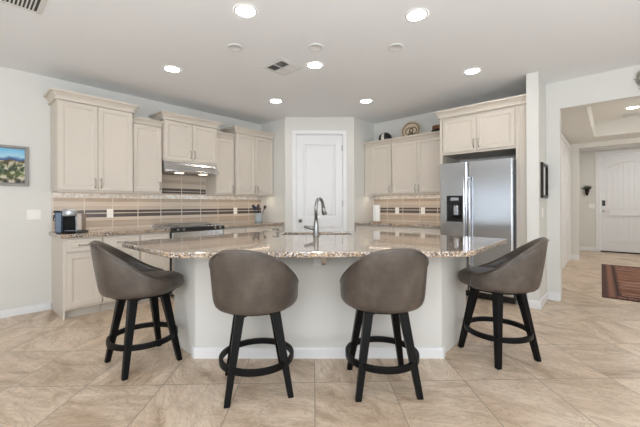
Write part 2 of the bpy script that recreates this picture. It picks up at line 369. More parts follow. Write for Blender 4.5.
struct(obj('ceiling_foyer', prism([(-.70, 5.17), (2, 5.17), (2, 9.0), (-.70, 9.0)], 2.52, 2.56, hole), 'wall'))
bm = bmesh.new(); box(bm, -.30, 1.54, 5.46, 8.34, 2.80, 2.85)
box(bm, -.30, -.26, 5.46, 8.34, 2.56, 2.8); box(bm, 1.5, 1.54, 5.46, 8.34, 2.56, 2.8); box(bm, -.26, 1.5, 5.46, 5.5, 2.56, 2.8); box(bm, -.26, 1.5, 8.3, 8.34, 2.56, 2.8)
struct(obj('ceiling_tray', bm, 'wall'))
struct(obj('ceiling_vestibule', B(-1.1, 2.0, 9.16, 10.9, 2.56, 2.62), 'ceil'))
# baseboards
def bb(name, *a): struct(obj(name, B(*a), 'white', bevel=.004))
bb('baseboard_left', -4.947, -4.933, -5, .741, 0, .085)
bb('baseboard_stub', -.757, -.616, 4.459, 4.473, 0, .095)
bb('baseboard_stub_side', -.63, -.616, 4.473, 5.009, 0, .105)
bb('baseboard_hall', -.616, -.487, 5.009, 5.023, 0, .105)
bb('baseboard_foyer_left', -.70, -.686, 5.4, 7.05, 0, .105)
bb('baseboard_foyer_pier', -.70, -.545, 8.986, 9.0, 0, .105)
bb('baseboard_front', -.98, FX0-.085, 10.886, 10.9, 0, .105)
bm = B(0, dx0-.065, -.014, 0, 0, .1, mtx=PW); struct(obj('baseboard_pantry_left', bm, 'white'))
bm = B(dx1+.065, PL, -.014, 0, 0, .1, mtx=PW); struct(obj('baseboard_pantry_right', bm, 'white'))
# pantry door
def casing(bm, x0, x1, z1, wd, y=0, th=.018):
    box(bm, x0-wd, x0, y-th, y, 0, z1+wd); box(bm, x1, x1+wd, y-th, y, 0, z1+wd); box(bm, x0, x1, y-th, y, z1, z1+wd)
bm = bmesh.new(); casing(bm, dx0, dx1, dz, .06); box(bm, dx0, dx0+.012, 0, .11, 0, dz); box(bm, dx1-.012, dx1, 0, .11, 0, dz); box(bm, dx0+.012, dx1-.012, 0, .11, dz-.012, dz)
bmesh.ops.transform(bm, matrix=PW, verts=bm.verts); struct(obj('trim_1', bm, 'white', bevel=.003))
def leaf(bm, x0, x1, z1, y, panels, th=.035):
    """door slab with sunk panels, front face at y (towards -y)"""
    zs = [.012]
    for a, b in panels: zs += [a, b]
    zs.append(z1); s = .115
    box(bm, x0, x0+s, y, y+th, .012, z1); box(bm, x1-s, x1, y, y+th, .012, z1)
    for i in range(0, len(zs), 2): box(bm, x0+s, x1-s, y, y+th, zs[i], zs[i+1])
    for a, b in panels: panel(bm, x0+s, x1-s, a, b, y, [(0, 0), (.006, -.004), (.018, -.012), (.04, -.012), (.06, -.005)], y+th)
bm = bmesh.new(); leaf(bm, dx0+.016, dx1-.016, dz-.016, .012, [(.22, .84), (1.0, 2.27)])
d1 = struct(obj('door_1', bm, 'door', bevel=.002), 'white two-panel pantry door in the angled corner wall', 'door'); d1.matrix_world = PW
def knob(parent, x, y, z, mt='chrome'):
    bm = bmesh.new(); lathe(bm, [(0.001, 0), (.03, 0), (.032, .006), (.012, .01), (.011, .03), (.026, .038), (.03, .052), (.022, .066), (.001, .07)], 20, mtx=Matrix.Translation((x, y, z)) @ Matrix.Rotation(R(90), 4, 'X'))
    return obj('door_knob', bm, mt, parent, smooth=True)
knob(d1, dx0+.075, .012, .945)
for z in (.28, 1.24, 2.2):
    bm = bmesh.new(); box(bm, dx1-.022, dx1-.008, -.004, .013, z-.05, z+.05); lathe(bm, [(.001, -.052), (.007, -.05), (.007, .05), (.001, .052)], 10, (dx1-.016, -.003, z))
    obj('hinge', bm, 'nickel', d1)
# front door
bm = bmesh.new(); casing(bm, FX0, FX1, 2.45, .08, 10.9); box(bm, FX0, FX0+.012, 10.9, 11.0, 0, 2.45); box(bm, FX1-.012, FX1, 10.9, 11.0, 0, 2.45); box(bm, FX0+.012, FX1-.012, 10.9, 11.0, 2.438, 2.45)
struct(obj('trim_2', bm, 'white', bevel=.003))
bm = bmesh.new(); x0, x1 = FX0+.015, FX1-.015; y = 10.92; s = .13; z1 = 2.43
box(bm, x0, x0+s, y, y+.04, .03, z1); box(bm, x1-s, x1, y, y+.04, .03, z1); box(bm, x0+s, x1-s, y, y+.04, .03, .28); box(bm, x0+s, x1-s, y, y+.04, .93, 1.10)
# plank panels
for a, b in ((.28, .93), (1.10, 2.3)):
    n = 8
    for i in range(n):
        p = x0+s+(x1-x0-2*s)*i/n; q = x0+s+(x1-x0-2*s)*(i+1)/n; box(bm, p+.009, q-.009, y+.016, y+.04, a, b)
    box(bm, x0+s, x1-s, y+.034, y+.038, a, b)
    box(bm, x0+s-.012, x0+s+.012, y-.014, y+.02, a-.012, b+(.012 if a < 1 else -.17)); box(bm, x1-s-.012, x1-s+.012, y-.014, y+.02, a-.012, b+(.012 if a < 1 else -.17)); box(bm, x0+s+.012, x1-s-.012, y-.014, y+.02, a-.012, a+.012)
    if a < 1: box(bm, x0+s+.012, x1-s-.012, y-.014, y+.02, b-.012, b+.012)
# arched head rail
na = 16; xs = [x0+s+(x1-x0-2*s)*i/na for i in range(na+1)]
zc = [2.12+.13*math.sin(PI*i/na)**.8 for i in range(na+1)]
for i in range(na):
    rings(bm, [[(xs[i], yy, zc[i]-.014), (xs[i+1], yy, zc[i+1]-.014), (xs[i+1], yy, zc[i+1]+.012), (xs[i], yy, zc[i]+.012)] for yy in (y-.014, y+.02)])
    rings(bm, [[(xs[i], yy, zc[i]), (xs[i+1], yy, zc[i+1]), (xs[i+1], yy, z1), (xs[i], yy, z1)] for yy in (y, y+.04)])
d2 = struct(obj('door_2', bm, 'door'), 'white arched plank front door at the end of the foyer', 'door')
bm = B(x0+.03, x0+.09, y-.02, y, 1.16, 1.30); obj('keypad_lock', bm, 'black', d2, bevel=.006)
bm = bmesh.new(); lathe(bm, [(.001, 0), (.028, 0), (.028, .01), (.012, .014), (.012, .05), (.001, .05)], 16, mtx=Matrix.Translation((x0+.06, y, 1.03)) @ Matrix.Rotation(R(90), 4, 'X')); box(bm, x0+.05, x0+.17, y-.055, y-.04, 1.02, 1.04)
obj('door_lever', bm, 'nickel', d2)
bm = bmesh.new(); box(bm, FX0+.012, FX1-.012, 10.9, 10.99, 0, .028); struct(obj('trim_3', bm, 'darkmetal'))
# side door in the foyer's left wall
bm = bmesh.new(); box(bm, -.70, -.682, 7.06, 7.15, 0, 2.5); box(bm, -.70, -.682, 8.85, 8.94, 0, 2.5); box(bm, -.70, -.682, 7.15, 8.85, 2.41, 2.5); struct(obj('trim_4', bm, 'white', bevel=.003))
bm = bmesh.new()
for a, b in ((7.155, 7.998), (8.002, 8.845)):
    box(bm, -.698, -.688, a, b, .01, 2.4)
    for p, q in ((.2, .9), (1.05, 2.25)): box(bm, -.688, -.684, a+.14, b-.14, p, q)
d3 = struct(obj('door_3', bm, 'door', bevel=.002), 'white double door on the left side wall of the foyer', 'door')

# ------------------------------------------------------------ cabinets
def pull(parent, p, vert=True, L=.11, name='handle'):
    bm = bmesh.new(); n = 9; pts = []
    for i in range(n):
        t = -1+2*i/(n-1); o = .026*(1-abs(t)**3.)
        pts.append((p[0], p[1]-o, p[2]+t*L/2) if vert else (p[0]+t*L/2, p[1]-o, p[2]))
    tube(bm, pts, [.009 if i in (0, n-1) else .0062 for i in range(n)], 8)
    return obj(name, bm, 'nickel', parent, smooth=True)
CROWN = [(0, 0), (.024, 0), (.026, .014), (.010, .018), (.013, .034), (.026, .056), (.040, .068), (.041, .077), (.064, .079), (.066, .1), (0, .1)]
def crown(parent, x0, x1, D, z, hs, left=True, right=True, top_y=0):
    bm = bmesh.new(); rl = []
    for o, h in CROWN:
        l = x0-(o if left else 0); r = x1+(o if right else 0)
        rl.append([(l, -.004, z+h*hs), (l, -D-o, z+h*hs), (r, -D-o, z+h*hs), (r, -.004, z+h*hs)])
    rings(bm, rl, closed=False, cap0=False, cap1=False)
    # flat lid and bottom, ends
    obj('crown_moulding', bm, 'cab', parent)
def frame_of(wall): return wall[1], wall[2]
def upper(label, wall, x0, x1, z0, z1, D, doors, ch=1.0, left=True, right=True, light=True, group=None, hz=None, side_l=0, side_r=0):
    loc, rz = frame_of(wall); ox = x0
    root = thing('upper_cabinet', label, 'cabinet', (loc[0]-(0 if wall is RW else 0), loc[1], loc[2]), rz, group)
    # put the empty at the unit itself
    mx = Matrix.Rotation(rz, 4, 'Z') @ Vector((x0, 0, 0)); root.location = (loc[0]+mx.x, loc[1]+mx.y, z0); W = x1-x0; Hh = z1-z0
    g = .0015
    bm = bmesh.new(); box(bm, g, W-g, -D, -.004, 0, Hh); box(bm, g+.002, W-g-.002, -D+.004, -D+.02, -.012, 0)
    obj('cabinet_box', bm, 'cab', root, bevel=.002)
    n = doors; e = .008; a0 = side_l+e; a1 = W-side_r-e; dw = (a1-a0-(n-1)*.004)/n
    for i in range(n):
        p = a0+i*(dw+.004); bm = bmesh.new(); panel(bm, p, p+dw, .014, Hh-.010, -D-.02, DOORP, -D-.0005)
        d = obj('cabinet_door', bm, 'cab', root)
        if n == 2: hx = p+dw-.028 if i == 0 else p+.028
        else: hx = p+dw-.028
        pull(d, (hx, -D-.02, (hz or .10)))
    crown(root, g, W-g, D+.001, Hh-.004, ch, left, right)
    bm = bmesh.new(); box(bm, .003, W-.003, -D+.002, -.004, Hh+.006, Hh+.012); obj('top_board', bm, 'cabin', root)
    if light:
        bm = B(.05, W-.05, -D+.03, -D+.07, -.010, -.002); obj('light_strip', bm, 'strip', root)
    return root
upper('tall two-door cabinet at the far left, above the coffee maker', LW, .74, 1.515, 1.385, 2.41, .36, 2)
upper('lower single-door wall cabinet just left of the range hood cabinet', LW, 1.52, 1.895, 1.385, 2.30, .31, 1, .75, False, False)
upper('short two-door cabinet directly above the steel range hood', LW, 1.90, 2.71, 1.845, 2.41, .36, 2, 1, True, True, False, hz=.11)
upper('lower single-door wall cabinet just right of the range hood cabinet', LW, 2.715, 3.045, 1.385, 2.30, .31, 1, .75, False, False)
upper('tall two-door cabinet in the corner beside the pantry wall', LW, 3.05, 3.835, 1.385, 2.41, .36, 2, 1, True, False)
upper('single-door wall cabinet beside the pantry side wall, holding the black and white pot', RW, -3.33, -2.785, 1.385, 2.26, .33, 1, .7, False, False, side_l=.13)
upper('two-door wall cabinet left of the refrigerator, under the ring-pattern plate', RW, -2.78, -1.83, 1.385, 2.26, .33, 2, .7, False, False, side_r=.03)
# hood filler panels beneath the short cabinet (inner sides of the neighbours show as tall panels)
# fridge enclosure
fr = thing('refrigerator_cabinet', 'tall cream surround with two-door cabinet above the refrigerator', 'cabinet', (-1.81, 5.25, 0))
bm = bmesh.new(); box(bm, 0, .035, -.70, 0, 0, 2.42); obj('side_panel', bm, 'cab', fr, bevel=.002)
bm = bmesh.new(); box(bm, .935, .969, -.70, 0, 0, 2.42); box(bm, .97, 1.056, -.70, -.68, 0, 2.42); obj('side_panel', bm, 'cab', fr, bevel=.002)
bm = bmesh.new(); box(bm, .036, .934, -.69, 0, 1.90, 2.42); obj('cabinet_box', bm, 'cab', fr)
for i in range(2):
    p = .045+i*.442; bm = bmesh.new(); panel(bm, p, p+.438, 1.925, 2.385, -.71, DOORP, -.6905); d = obj('cabinet_door', bm, 'cab', fr); pull(d, (p+(.41 if i == 0 else .028), -.71, 2.02))
crown(fr, 0, 1.056, .701, 2.415, 1.0, True, False)
obj('top_board', B(.002, 1.05, -.73, 0, 2.50, 2.508), 'cabin', fr)
# base cabinets
def base(label, wall, x0, x1, cols, D=.61, group=None, endl=False, dr=True, hside=1):
    loc, rz = frame_of(wall); root = thing('base_cabinet', label, 'cabinet', (0, 0, 0), rz, group)
    mx = Matrix.Rotation(rz, 4, 'Z') @ Vector((x0, 0, 0)); root.location = (loc[0]+mx.x, loc[1]+mx.y, 0); W = x1-x0
    bm = bmesh.new(); box(bm, .001, W-.001, -D, -.002, .10, .872)
    if endl: box(bm, .001, .02, -D, -.002, 0, .10)
    obj('cabinet_box', bm, 'cab', root, bevel=.002)
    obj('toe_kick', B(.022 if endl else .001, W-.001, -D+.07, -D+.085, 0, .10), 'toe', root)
    a = .03 if endl else .008
    for k, (c0, c1, nd) in enumerate(cols):
        bm = bmesh.new(); panel(bm, c0+a, c1-.008, .72, .855, -D-.02, DRWP, -D-.0005); d = obj('drawer_front', bm, 'cab', root); pull(d, ((c0+a+c1)/2, -D-.02, .79), False)
        dw = (c1-.008-c0-a-(nd-1)*.004)/nd
        for i in range(nd):
            p = c0+a+i*(dw+.004); bm = bmesh.new(); panel(bm, p, p+dw, .125, .70, -D-.02, DOORP, -D-.0005); d = obj('cabinet_door', bm, 'cab', root)
            hx = p+dw-.028 if (i == 0 and (nd == 2 or hside > 0)) else p+.028
            pull(d, (hx, -D-.02, .60))
        a = .008
    return root
base('single-door base cabinet at the left end, beneath the coffee maker', LW, .745, 1.105, [(0, .36, 1)], endl=True)
base('single-door base cabinet behind the leftmost stool', LW, 1.107, 1.50, [(0, .393, 1)], hside=-1)
base('narrow base cabinet directly left of the range', LW, 1.502, 1.868, [(0, .366, 1)])
base('wide base cabinet right of the range, ending at the pantry return wall', LW, 2.642, 3.835, [(0, .40, 1), (.40, 1.19, 2)])
base('base cabinet under the paper towel counter', RW, -3.33, -2.585, [(0, .745, 2)])
base('base cabinet directly left of the refrigerator', RW, -2.583, -1.815, [(0, .765, 2)])
# perimeter countertops
def ctop(label, pts):
    o = obj('countertop', prism(pts, .874, .914), 'granite', bevel=.006); tag(o, label, 'countertop'); return o
ctop('speckled granite countertop left of the range, carrying the coffee maker', [(-4.945, .72), (-4.297, .72), (-4.297, 1.868), (-4.945, 1.868)])
ctop('speckled granite countertop right of the range, with the utensil crock', [(-4.945, 2.642), (-4.297, 2.642), (-4.297, 3.838), (-4.945, 3.838)])
ctop('speckled granite countertop left of the refrigerator, with the paper towels', [(-3.338, 5.251), (-3.338, 4.603), (-1.815, 4.603), (-1.815, 5.251)])
# backsplash
bm = bmesh.new(); box(bm, -4.946, -4.938, .75, 1.86, .915, 1.384); box(bm, -4.946, -4.938, 1.9, 2.71, 1.384, 1.83); box(bm, -4.946, -4.938, 2.65, 3.838, .915, 1.384); box(bm, -4.946, -4.938, 1.86, 2.65, .94, 1.384)
o = obj('tile_backsplash', bm, 'splashL'); tag(o, 'beige striped tile backsplash with dark bands behind the range', 'backsplash')
o = obj('tile_backsplash', B(-3.338, -1.815, 5.245, 5.252, .915, 1.384), 'splashR'); tag(o, 'beige striped tile backsplash with dark bands left of the refrigerator', 'backsplash')

# ------------------------------------------------------------ range and hood (local: x along wall, -y to room)
rg = thing('range', 'slide-in range with black control panel under the hood', 'range', (-4.947, 1.872, 0), R(90)); W = .766
obj('oven_body', B(.002, W-.002, -.62, -.02, .02, .90), 'fridge_side', rg)
obj('oven_door', B(.01, W-.01, -.655, -.622, .2, .866), 'steelh', rg, bevel=.006)
bm = bmesh.new(); tube(bm, [(.06, -.655, .75), (.06, -.70, .75), (W-.06, -.70, .75), (W-.06, -.655, .75)], .011); obj('oven_handle', bm, 'steelh', rg, smooth=True)
obj('storage_drawer', B(.01, W-.01, -.65, -.622, .04, .185), 'steelh', rg, bevel=.004)
bm = bmesh.new(); rings(bm, [[(x, -.60, .915), (x, -.60, .87), (x, -.665, .87), (x, -.685, .88), (x, -.68, .915), (x, -.66, .925)] for x in (0, W)]); obj('control_panel', bm, 'black', rg, bevel=.003)
for x in (.07, .15, .61, .69):
    bm = bmesh.new(); lathe(bm, [(.001, 0), (.014, 0), (.013, .018), (.001, .02)], 14, mtx=Matrix.Translation((x, -.682, .898)) @ Matrix.Rotation(R(90), 4, 'X')); obj('control_knob', bm, 'nickel', rg)
obj('cooktop', B(-.0, W, -.60, -.01, .915, .932), 'steel', rg, bevel=.004)
for i, (a, b) in enumerate(((.02, .25), (.258, .508), (.516, .746))):
    bm = bmesh.new()
    for x in (a, (a+b)/2-.006, b-.012): box(bm, x, x+.012, -.58, -.05, .942, .955)
    for y in (-.58, -.45, -.32, -.19, -.062): box(bm, a, b, y, y+.012, .943, .954)
    for x in (a, b-.012):
        for y in (-.58, -.062): box(bm, x, x+.012, y, y+.012, .932, .944)
    obj('burner_grate', bm, 'nickel', rg)
for x in (.135, .631):
    for y in (-.44, -.17):
        bm = bmesh.new(); lathe(bm, [(.001, 0), (.045, 0), (.042, .008), (.001, .009)], 18, (x+.02, y, .932)); obj('burner', bm, 'black', rg)
hd = thing('range_hood', 'curved stainless steel range hood with two lit lamps', 'range hood', (-4.947, 1.905, 1.60), R(90))
# shell: rounded plan, sloping front
rl = []
Wh = .80
for z, D, ins in ((.228, .36, .0), (.19, .375, .0), (.15, .47, .0), (.105, .505, .0), (.085, .50, .004), (.085, .46, .03)):
    r = []
    for i in range(13):
        t = i/12; x = ins+(Wh-2*ins)*t; bow = 1-(abs(2*t-1))**5; r.append((x, -(D-.07*(1-bow) if z < .18 else D), z))
    r += [(Wh-ins, -.012, z), (ins, -.012, z)]; rl.append(r)
bm = bmesh.new(); rings(bm, rl); obj('hood_shell', bm, 'steelh', hd, bevel=.003)
obj('filter_panel', B(.06, Wh-.06, -.42, -.05, .078, .0845), 'slot', hd)
for x in (.20, .56):
    bm = B(x-.055, x+.055, -.415, -.345, .072, .079); obj('hood_lamp', bm, 'hoodlens', hd, bevel=.004)
# ------------------------------------------------------------ refrigerator
fg = thing('refrigerator', 'stainless steel side-by-side refrigerator with ice and water dispenser', 'refrigerator', (-1.765, 5.22, 0)); W = .905; yf = -.80
obj('cabinet_body', B(.004, W-.012, -.725, -.02, .02, 1.75), 'fridge_side', fg)
def fdoor(x0, x1, name, cut=None):
    bm = bmesh.new(); c = .014
    if cut is None: cols = [(x0, x1, .10, 1.765)]
    prof = []
    r = [(x0, -.73), (x0, yf+.02), (x0+.006, yf+.006), (x0+.02, yf)]
    r2 = [(x1-.02, yf), (x1-.006, yf+.006), (x1, yf+.02), (x1, -.73)]
    if cut is None: rings(bm, [[(a, b, z) for a, b in r+r2] for z in (.10, 1.765)])
    else:
        cx0, cx1, cz0, cz1 = cut
        rings(bm, [[(a, b, z) for a, b in r+r2] for z in (.10, cz0)]); rings(bm, [[(a, b, z) for a, b in r+r2] for z in (cz1, 1.765)])
        rings(bm, [[(a, b, z) for a, b in r+[(cx0, yf), (cx0, -.73)]] for z in (cz0, cz1)]); rings(bm, [[(a, b, z) for a, b in [(cx1, -.73), (cx1, yf)]+r2] for z in (cz0, cz1)])
    return obj(name, bm, 'steel', fg)
fdoor(0, .363, 'freezer_door', (.095, .31, .985, 1.33)); fdoor(.371, W-.022, 'refrigerator_door')
dsp = obj('dispenser', B(.095, .31, yf+.06, -.735, .985, 1.33), 'glass_black', fg)
bm = bmesh.new(); box(bm, .095, .31, yf-.004, yf+.06, 1.225, 1.33); box(bm, .095, .108, yf-.004, yf+.06, .985, 1.225); box(bm, .297, .31, yf-.004, yf+.06, .985, 1.225); box(bm, .108, .297, yf-.004, yf+.06, .985, 1.0)
obj('dispenser_frame', bm, 'black', dsp, bevel=.003)
obj('dispenser_display', B(.15, .255, yf-.007, yf-.004, 1.265, 1.305), 'silver', dsp)
obj('dispenser_paddle', B(.175, .235, yf+.03, yf+.05, 1.07, 1.2), 'silver', dsp, bevel=.006)
for x in (.335, .402):
    bm = bmesh.new(); tube(bm, [(x, yf-.0, .42), (x, yf-.045, .43), (x, yf-.055, .47), (x, yf-.055, 1.35), (x, yf-.055, 1.52), (x, yf-.045, 1.565), (x, yf, 1.575)], .0125, 12); obj('door_handle', bm, 'steel', fg, smooth=True)
obj('kick_grille', B(.01, W-.02, -.74, -.70, .012, .095), 'black', fg)

# ------------------------------------------------------------ island
ip = [(-2.48, 1.265), (-1.01, 2.56), (-1.01, 3.14), (-2.03, 3.14), (-2.97, 2.29), (-2.96, 1.80), (-2.86, 1.80), (-2.86, 1.265)]
isl = thing('kitchen_island', 'cream painted angled island base with white baseboard in the middle', 'island', (-2.0, 2.1, 0))
def rel(pts): return [(x+2.0, y-2.1) for x, y in pts]
cut = [(-2.75, 2.15)]
dI = Vector((1.47, 1.295)).normalized(); nI = Vector((-dI.y, dI.x)); sc = Vector((-2.33, 2.54))
def sp(a, b): v = sc+dI*a+nI*b; return (v.x, v.y)
HO = [sp(-.36, -.2), sp(.36, -.2), sp(.36, .2), sp(-.36, .2)]
HO2 = [sp(-.385, -.225), sp(.385, -.225), sp(.385, .222), sp(-.385, .222)]
obj('island_base', prism(rel(ip), 0, .872, rel(HO2)), 'wall', isl, bevel=.012)
def offpath(pts, o):
    out = []
    for i, p in enumerate(pts):
        p = Vector(p); ds = []
        if i > 0: ds.append((p-Vector(pts[i-1])).normalized())
        if i < len(pts)-1: ds.append((Vector(pts[i+1])-p).normalized())
        ns = [Vector((d.y, -d.x)) for d in ds]; n = sum(ns, Vector((0, 0))); n.normalize(); k = o/max(.3, n.dot(ns[0])); out.append(tuple(p+n*k))
    return out
bp = [(-2.515, 1.265), (-2.48, 1.265), (-1.01, 2.56), (-1.01, 2.595)]
o1 = offpath(bp, .001); o2 = offpath(bp, .014)
bm = bmesh.new(); rings(bm, [[(a[0]+2, a[1]-2.1, 0), (b[0]+2, b[1]-2.1, 0), (b[0]+2, b[1]-2.1, .072), (b[0]+2-.3*(b[0]-a[0]), b[1]-2.1-.3*(b[1]-a[1]), .082), (a[0]+2, a[1]-2.1, .085)] for a, b in zip(o1, o2)]); obj('baseboard', bm, 'white', isl)
CT = [(-3.02, .93), (-2.97, .895), (-2.16, .895), (-2.10, .91), (-2.05, .945), (-.72, 2.12), (-.68, 2.17), (-.67, 2.24), (-.67, 3.14), (-.71, 3.18), (-2.0, 3.18), (-3.02, 2.28)]
ict = obj('countertop', prism(CT, .878, .914, HO), 'granite', bevel=.008); tag(ict, 'large angular granite countertop on the kitchen island', 'countertop')
sk = thing('sink', 'undermount stainless sink set into the island countertop', 'sink', (sc.x, sc.y, .875), math.atan2(dI.y, dI.x))
bm = bmesh.new(); t = .012
box(bm, -.37, .37, -.21, .21, -.2, -.188)
box(bm, -.37, -.358, -.21, .21, -.188, 0); box(bm, .358, .37, -.21, .21, -.188, 0); box(bm, -.358, .358, -.21, -.198, -.188, 0); box(bm, -.358, .358, .198, .21, -.188, 0)
obj('basin', bm, 'steel', sk); bm = bmesh.new(); lathe(bm, [(.001, 0), (.045, 0), (.045, .004), (.001, .005)], 18, (0, 0, -.188)); obj('drain', bm, 'nickel', sk)
fc = thing('faucet', 'tall gooseneck pull-down faucet beside the sink', 'faucet', (-2.12, 2.303, .914), R(131.9))
# local: +x away from camera, -y to the right of the camera
bm = bmesh.new(); lathe(bm, [(.001, 0), (.033, 0), (.033, .006), (.027, .014), (.026, .09), (.021, .13), (.018, .16)], 20); obj('faucet_body', bm, 'chrome', fc, smooth=True)
pts = [(0, 0, .14), (0, 0, .27)]; rr = .062
for i in range(11):
    a = PI-i*PI/11*1.0; pts.append((.045*(1+math.cos(a)), -.035*(1+math.cos(a)), .27+.092*math.sin(a)))
pts.append((.094, -.072, .268))
bm = bmesh.new(); tube(bm, pts, .0155, 12); obj('gooseneck', bm, 'chrome', fc, smooth=True)
bm = bmesh.new(); tube(bm, [(.092, -.070, .285), (.096, -.074, .26), (.104, -.082, .215), (.106, -.084, .205)], [.017, .02, .027, .023], 14); obj('spray_head', bm, 'chrome', fc, smooth=True)
bm = bmesh.new(); tube(bm, [(0, .015, .075), (0, .05, .08), (0, .115, .095)], [.02, .018, .012], 10); obj('lever', bm, 'chrome', fc, smooth=True)
sd = thing('soap_dispenser', 'small metal soap dispenser left of the tall faucet', 'soap dispenser', (-2.70, 2.32, .914), R(131.9))
bm = bmesh.new(); lathe(bm, [(.001, 0), (.022, 0), (.022, .006), (.012, .012), (.011, .03), (.016, .034), (.016, .046), (.001, .048)], 16); obj('dispenser_body', bm, 'chrome', sd, smooth=True)
bm = bmesh.new(); tube(bm, [(0, 0, .04), (0, .03, .044), (0, .06, .034)], [.009, .008, .006], 8); obj('spout', bm, 'chrome', sd, smooth=True)
# countertop support bracket on the island's front wall
fm = Vector((-2.48, 1.265))*.42+Vector((-1.01, 2.56))*.58
mid = Vector((-1.708, 1.945))
bk = thing('support_bracket', 'flat steel bracket holding up the island countertop overhang', 'bracket', (mid.x, mid.y, .76), math.atan2(dI.y, dI.x))
bm = bmesh.new(); box(bm, -.085, -.022, -.022, -.002, -.03, .116); obj('wall_plate', bm, 'white', bk, bevel=.003)
bm = bmesh.new(); box(bm, -.02, .02, -.27, -.010, .108, .1165); rings(bm, [[(x, -.010, .108), (x, -.018, -.02), (x, -.03, .0), (x, -.05, .09), (x, -.2, .108)] for x in (-.02, .016)]); obj('support_arm', bm, 'nickel', bk)

# ------------------------------------------------------------ counter stools (front = +x)
def smoothstep(a, b, x): t = max(0, min(1, (x-a)/(b-a))); return t*t*(3-2*t)
def stool_shell(bm):
    n = 44; rl = []; AM = R(130)
    for i in range(n+1):
        th = -AM+2*AM*i/n; a = abs(th)                     # th = 0 at the back (-x)
        c, s = -math.cos(th), math.sin(th)
        # rim height falls from the back towards the arms
        h = .957-.285*smoothstep(R(7), R(128), a)
        if a > R(118): h -= .012*smoothstep(R(118), AM, a)
        def P(r, z, lean):                                   # lean outwards with height, mostly at the back
            k = max(0, (z-.53))/.42; rr = r+k*(.052*max(0, math.cos(th))+.008)
            return (c*rr*1.0, s*rr*.965, z)
        b = .55; t = .042; R0 = .286
        zz = [b+(h-b)*f for f in (.0, .1, .35, .65, .9)]
        ring = [P(R0-.055, b, 0), P(R0-.018, b+.006, 0), P(R0-.002, b+.035, 0)]
        for f in (.3, .5, .75): ring.append(P(R0, b+(h-b)*f, 0))
        ring += [P(R0-.001, h-.018, 0), P(R0-.010, h-.003, 0), P(R0-t/2, h+.002, 0), P(R0-t+.008, h-.003, 0), P(R0-t, h-.02, 0)]
        for f in (.7, .45, .2): ring.append(P(R0-t, b+(h-b)*f, 0))
        ring.append(P(R0-.06, b+.02, 0))
        rl.append(ring)
    rings(bm, rl)
def piping(bm):
    n = 40; AM = R(127); pts = []
    for i in range(n+1):
        th = -AM+2*AM*i/n; a = abs(th); h = .957-.285*smoothstep(R(7), R(128), a)-.016
        if a > R(118): h -= .012*smoothstep(R(118), AM, a)
        k = (h-.53)/.42; rr = .2865+k*(.052*max(0, math.cos(th))+.008); pts.append((-math.cos(th)*rr, math.sin(th)*rr*.965, h))
    tube(bm, pts, .0035, 6)
def make_stool():
    root = thing('counter_stool', '', 'stool')
    bm = bmesh.new(); stool_shell(bm); sh = obj('backrest', bm, 'leather', root, smooth=True, sub=1)
    bm = bmesh.new(); piping(bm); obj('piping', bm, 'leather', sh, smooth=True)
    bm = bmesh.new(); rl = []
    for r, z in ((.18, .557), (.24, .562), (.258, .574), (.264, .60), (.258, .64), (.232, .662), (.15, .672), (.05, .675)):
        ring = []
        for i in range(32):
            a = 2*PI*i/32; ca, sa = math.cos(a), math.sin(a); f = 1+.11*max(0, ca)**.8 if r > .1 else 1
            k = 1-.08*(1 if ca < 0 else 0)*(r > .2); ring.append((ca*r*f*k, sa*r*k*(.965 if ca > 0 else .93), z))
        rl.append(ring)
    rings(bm, rl); obj('seat', bm, 'leather', root, smooth=True)
    # swivel and legs
    bm = bmesh.new(); lathe(bm, [(.001, .56), (.22, .56), (.225, .555), (.225, .54), (.001, .54)], 32); obj('seat_plate', bm, 'leg', root)
    legs = []
    cr = obj('cross_frame', (lambda b: (box(b, -.17, .17, -.02, .02, .50, .539, Matrix.Rotation(R(45), 4, 'Z')), box(b, -.17, .17, -.02, .02, .50, .539, Matrix.Rotation(R(-45), 4, 'Z')), b)[-1])(bmesh.new()), 'leg', root)
    legs.append(cr)
    for i, (sx, sy) in enumerate(((1, 1), (-1, 1), (-1, -1), (1, -1))):
        bm = bmesh.new(); rl = []
        for z, c, w in ((.0, .194, .016), (.004, .194, .0185), (.3, .148, .024), (.539, .110, .029)):
            rl.append([(sx*(c)+a*w, sy*(c)+b*w, z) for a, b in ((-1, -1), (1, -1), (1, 1), (-1, 1))])
        rings(bm, rl); legs.append(obj('leg', bm, 'leg', root, bevel=.004))
    bm = bmesh.new(); rl = []; n = 48
    for i in range(n):
        a = 2*PI*i/n; rl.append([(math.cos(a)*r, math.sin(a)*r, z) for r, z in ((.223, .182), (.247, .182), (.247, .222), (.223, .222))])
    rl.append(rl[0]); rings(bm, rl, cap0=False, cap1=False); bmesh.ops.remove_doubles(bm, verts=bm.verts, dist=1e-5); obj('foot_ring', bm, 'leg', root, bevel=.004)
    return root
def copytree(o, parent=None):
    c = o.copy(); COL.objects.link(c)
    if parent: c.parent = parent
    for ch in o.children: copytree(ch, c)
    return c
stool0 = make_stool()
for i, (x, y, head, feet, lab) in enumerate(((-2.735, .972, 72, 0, 'brown leather counter stool at the left end of the island, facing right'),
        (-1.79, 1.35, 124, 57, 'brown leather counter stool left of centre, seen from behind'),
        (-1.175, 1.93, 141, 45, 'brown leather counter stool right of centre, seen from behind'),
        (-.70, 2.925, 191, 59.5, 'brown leather counter stool at the right end of the island, in front of the refrigerator'))):
    s = stool0 if i == 0 else copytree(stool0)
    s.location = (x, y, 0); s.rotation_euler = (0, 0, R(head)); s['label'] = lab; s['group'] = 'stools around the island'
    for ch in s.children:
        if ch.name.split('.')[0] in ('leg', 'cross_frame'): ch.rotation_euler = (0, 0, R(feet-head))

# ------------------------------------------------------------ counter items
cm = thing('coffee_maker', 'silver and black coffee maker with blue-tinted tank, at the left end of the counter', 'coffee maker', (-4.60, .86, .914), R(60))
